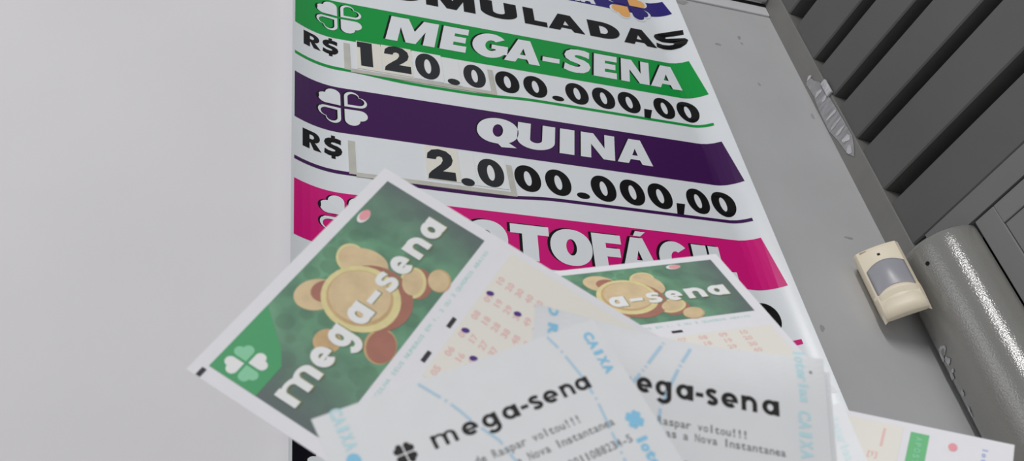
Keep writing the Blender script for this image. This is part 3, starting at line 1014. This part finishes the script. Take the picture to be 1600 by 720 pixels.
def print_fr(o, T):
    b = MB(); word(b, MS_RCPT_FR, -.0172, .0037, .30, 'rcpt_black', under(T, 1)); b.build('title_lettering', o)
    b = MB()
    typed(b, 'de Raspar voltou!!!', .0305 - 3 * .0014, -.0241, .0014, .0019, 'rcpt_grey', T(1), .012)
    typed(b, 'as a Nova Instantanea', .0325, -.0268, .00142, .0019, 'rcpt_grey', T(1), .012)
    typed(b, 'aposta', .0352, -.0330, .0017, .0019, 'rcpt_grey', T(1), .0)
    b.build('small_lettering', o)
    b = MB()
    typed(b, 'loterias', .0669, .0018, .0018, .0027, 'pale_sky', T(1), .03, .95, -math.pi / 2)
    typed(b, 'CAIXA', .0662, -.0146, .0024, .0030, 'pale_sky', T(1), .05, .95, -math.pi / 2)
    b.build('margin_lettering', o)
    b = MB()
    for fig in ribbon(arc(.0046, -.0002, .0010, .0014, 180, 360, 12), .0007): b.shape(fig, 'sky', T(1))
    typed(b, 'R', .0036, -.0038, .0034, .0022, 'sky', T(1), .06, .85, -math.pi / 2)
    typed(b, 'loterias', .0036, -.0080, .0019, .0024, 'sky', T(1), .05, .95, -math.pi / 2)
    b.build('margin_lettering', o)
    b = MB()
    dashes(b, [(.0333, -.0022), (.0301, -.0069), (.0267, -.0121), (.0249, -.0146), (.022, -.02), (.019, -.03)], .0008, [.0004, .0010, .0075, .0010, .0004, .0010], T(1), 'dusk')
    dashes(b, [(.0403, -.0024), (.0370, -.0076), (.0351, -.0112), (.0335, -.0147), (.0313, -.0200), (.031, -.0229), (.030, -.04)], .0008, [.0060, .0010, .0006, .0010, .0090, .0010, .0006, .001], T(1), 'dusk')
    b.build('dash_print', o)
    b = MB(); b.shape([ell(.0704, -.0042, .0004, .0004, 10)], 'rcpt_grey', T(1)); b.build('ink_speck', o)


def print_turned(o, T):
    b = MB()
    typed(b, 'loterias', .0452, -.0040, .0019, .0022, 'palest_sky', T(1), .05, .95, -math.pi / 2)
    b.build('margin_lettering', o)


def print_edge(o, T):
    b = MB()
    typed(b, 'loterias', .0645, -.0020, .0019, .0024, 'pale_sky', T(1), .05, .95, -math.pi / 2)
    b.build('margin_lettering', o)


FLo, FLu, FLv = Vector((.02903, .16668, .09936)), Vector((.92354, -.09314, .37201)), Vector((.37678, .03966, -.92545))
FRo, FRu, FRv = Vector((.08115, .16461, .13152)), Vector((.98227, -.06279, -.17665)), Vector((-.15712, .23833, -.95839))
receipt(frame_mtx(FLo, FLu, FLv), 'foremost receipt, tilted to the left, with a black clover before its title', .0690, .066, full=print_fl)


def curled_top(x, y):                        # the top edge rolls back a little in the middle
    return -.0052 * math.sin(math.pi * min(1, max(0, x / .074)) ** 1.15) * max(0.0, 1 + y / .014) ** 2


receipt(frame_mtx(FRo, FRu, FRv), 'upright receipt right of the tilted one, with a pale blue margin on its right', .0740, .060, curled_top, print_fr)
FRn = FRu.cross(FRv).normalized()
receipt(frame_mtx(FRo + FRu * .0022 + FRv * .0027 + FRn * .0014, FRu, FRv), 'blank-edged receipt tucked right behind the upright one, a sliver showing', .0740, .058, curled_top, print_edge)
receipt(frame_mtx(Vector((.17567, .18265, .12122)) - Vector((.7133, -.7008, .0107)) * .050, (.7133, -.7008, .0107), (-.1882, -.2062, -.9602)),
        'receipt turned sideways whose white corner peeks out right of the other receipts', .0500, .045, full=print_turned)


def sideways_slip():
    WD = .072
    u_ = Vector((.6961, -.5023, -.5131)); v_ = Vector((-.5946, -.0028, -.8040))
    o = thing('bet_slip', frame_mtx(Vector((.24067, .19085, .11492)) - u_ * WD, u_, v_), 'bet slip lying sideways at the lower right, with a green label and pink dot', 'bet slip', SLIPS)
    T = flat(lambda x, y: 0.0)
    b = MB(); sheet(b, 0, WD, -.050, 0, lambda x, y: 0.0, 'slip', 6, 6); b.build('paper', o)
    b = MB(); quad_grid(b, .010, WD - .0305, -.050, -.0022, T(1), 'cream'); b.build('grid_ground_print', o)
    b = MB(); quad_grid(b, WD - .0283, WD - .0230, -.034, -.0036, T(2), 'green_label'); b.build('label_print', o)
    b = MB(); typed(b, 'APOSTAS', WD - .0264, -.0050, .0024, .0017, 'pale_green', T(3), .03, .8, -math.pi / 2); b.build('label_lettering', o)
    b = MB(); b.shape([ell(WD - .0168, -.0064, .0013, .0017, 20)], 'white_print', T(1)); b.shape([ell(WD - .0162, -.0064, .0013, .0017, 20)], 'rose', T(2)); b.build('dot_print', o)
    b = MB(); typed(b, 'loterias', WD - .0082, -.0038, .0022, .0014, 'periwinkle', T(2), .05, .95, -math.pi / 2); b.build('side_lettering', o)
    b = MB()
    b.shape([[(WD - .0361, -.0124), (WD - .0353, -.0124), (WD - .0353, -.0045), (WD - .0361, -.0045)]], 'num', T(2)); b.build('divider_print', o)
    b = MB(); typed(b, '[9]', WD - .0390, -.0172, .0010, .0020, 'num', T(2), .03); b.build('number_grid_print', o)


sideways_slip()
bpy.context.view_layer.update()
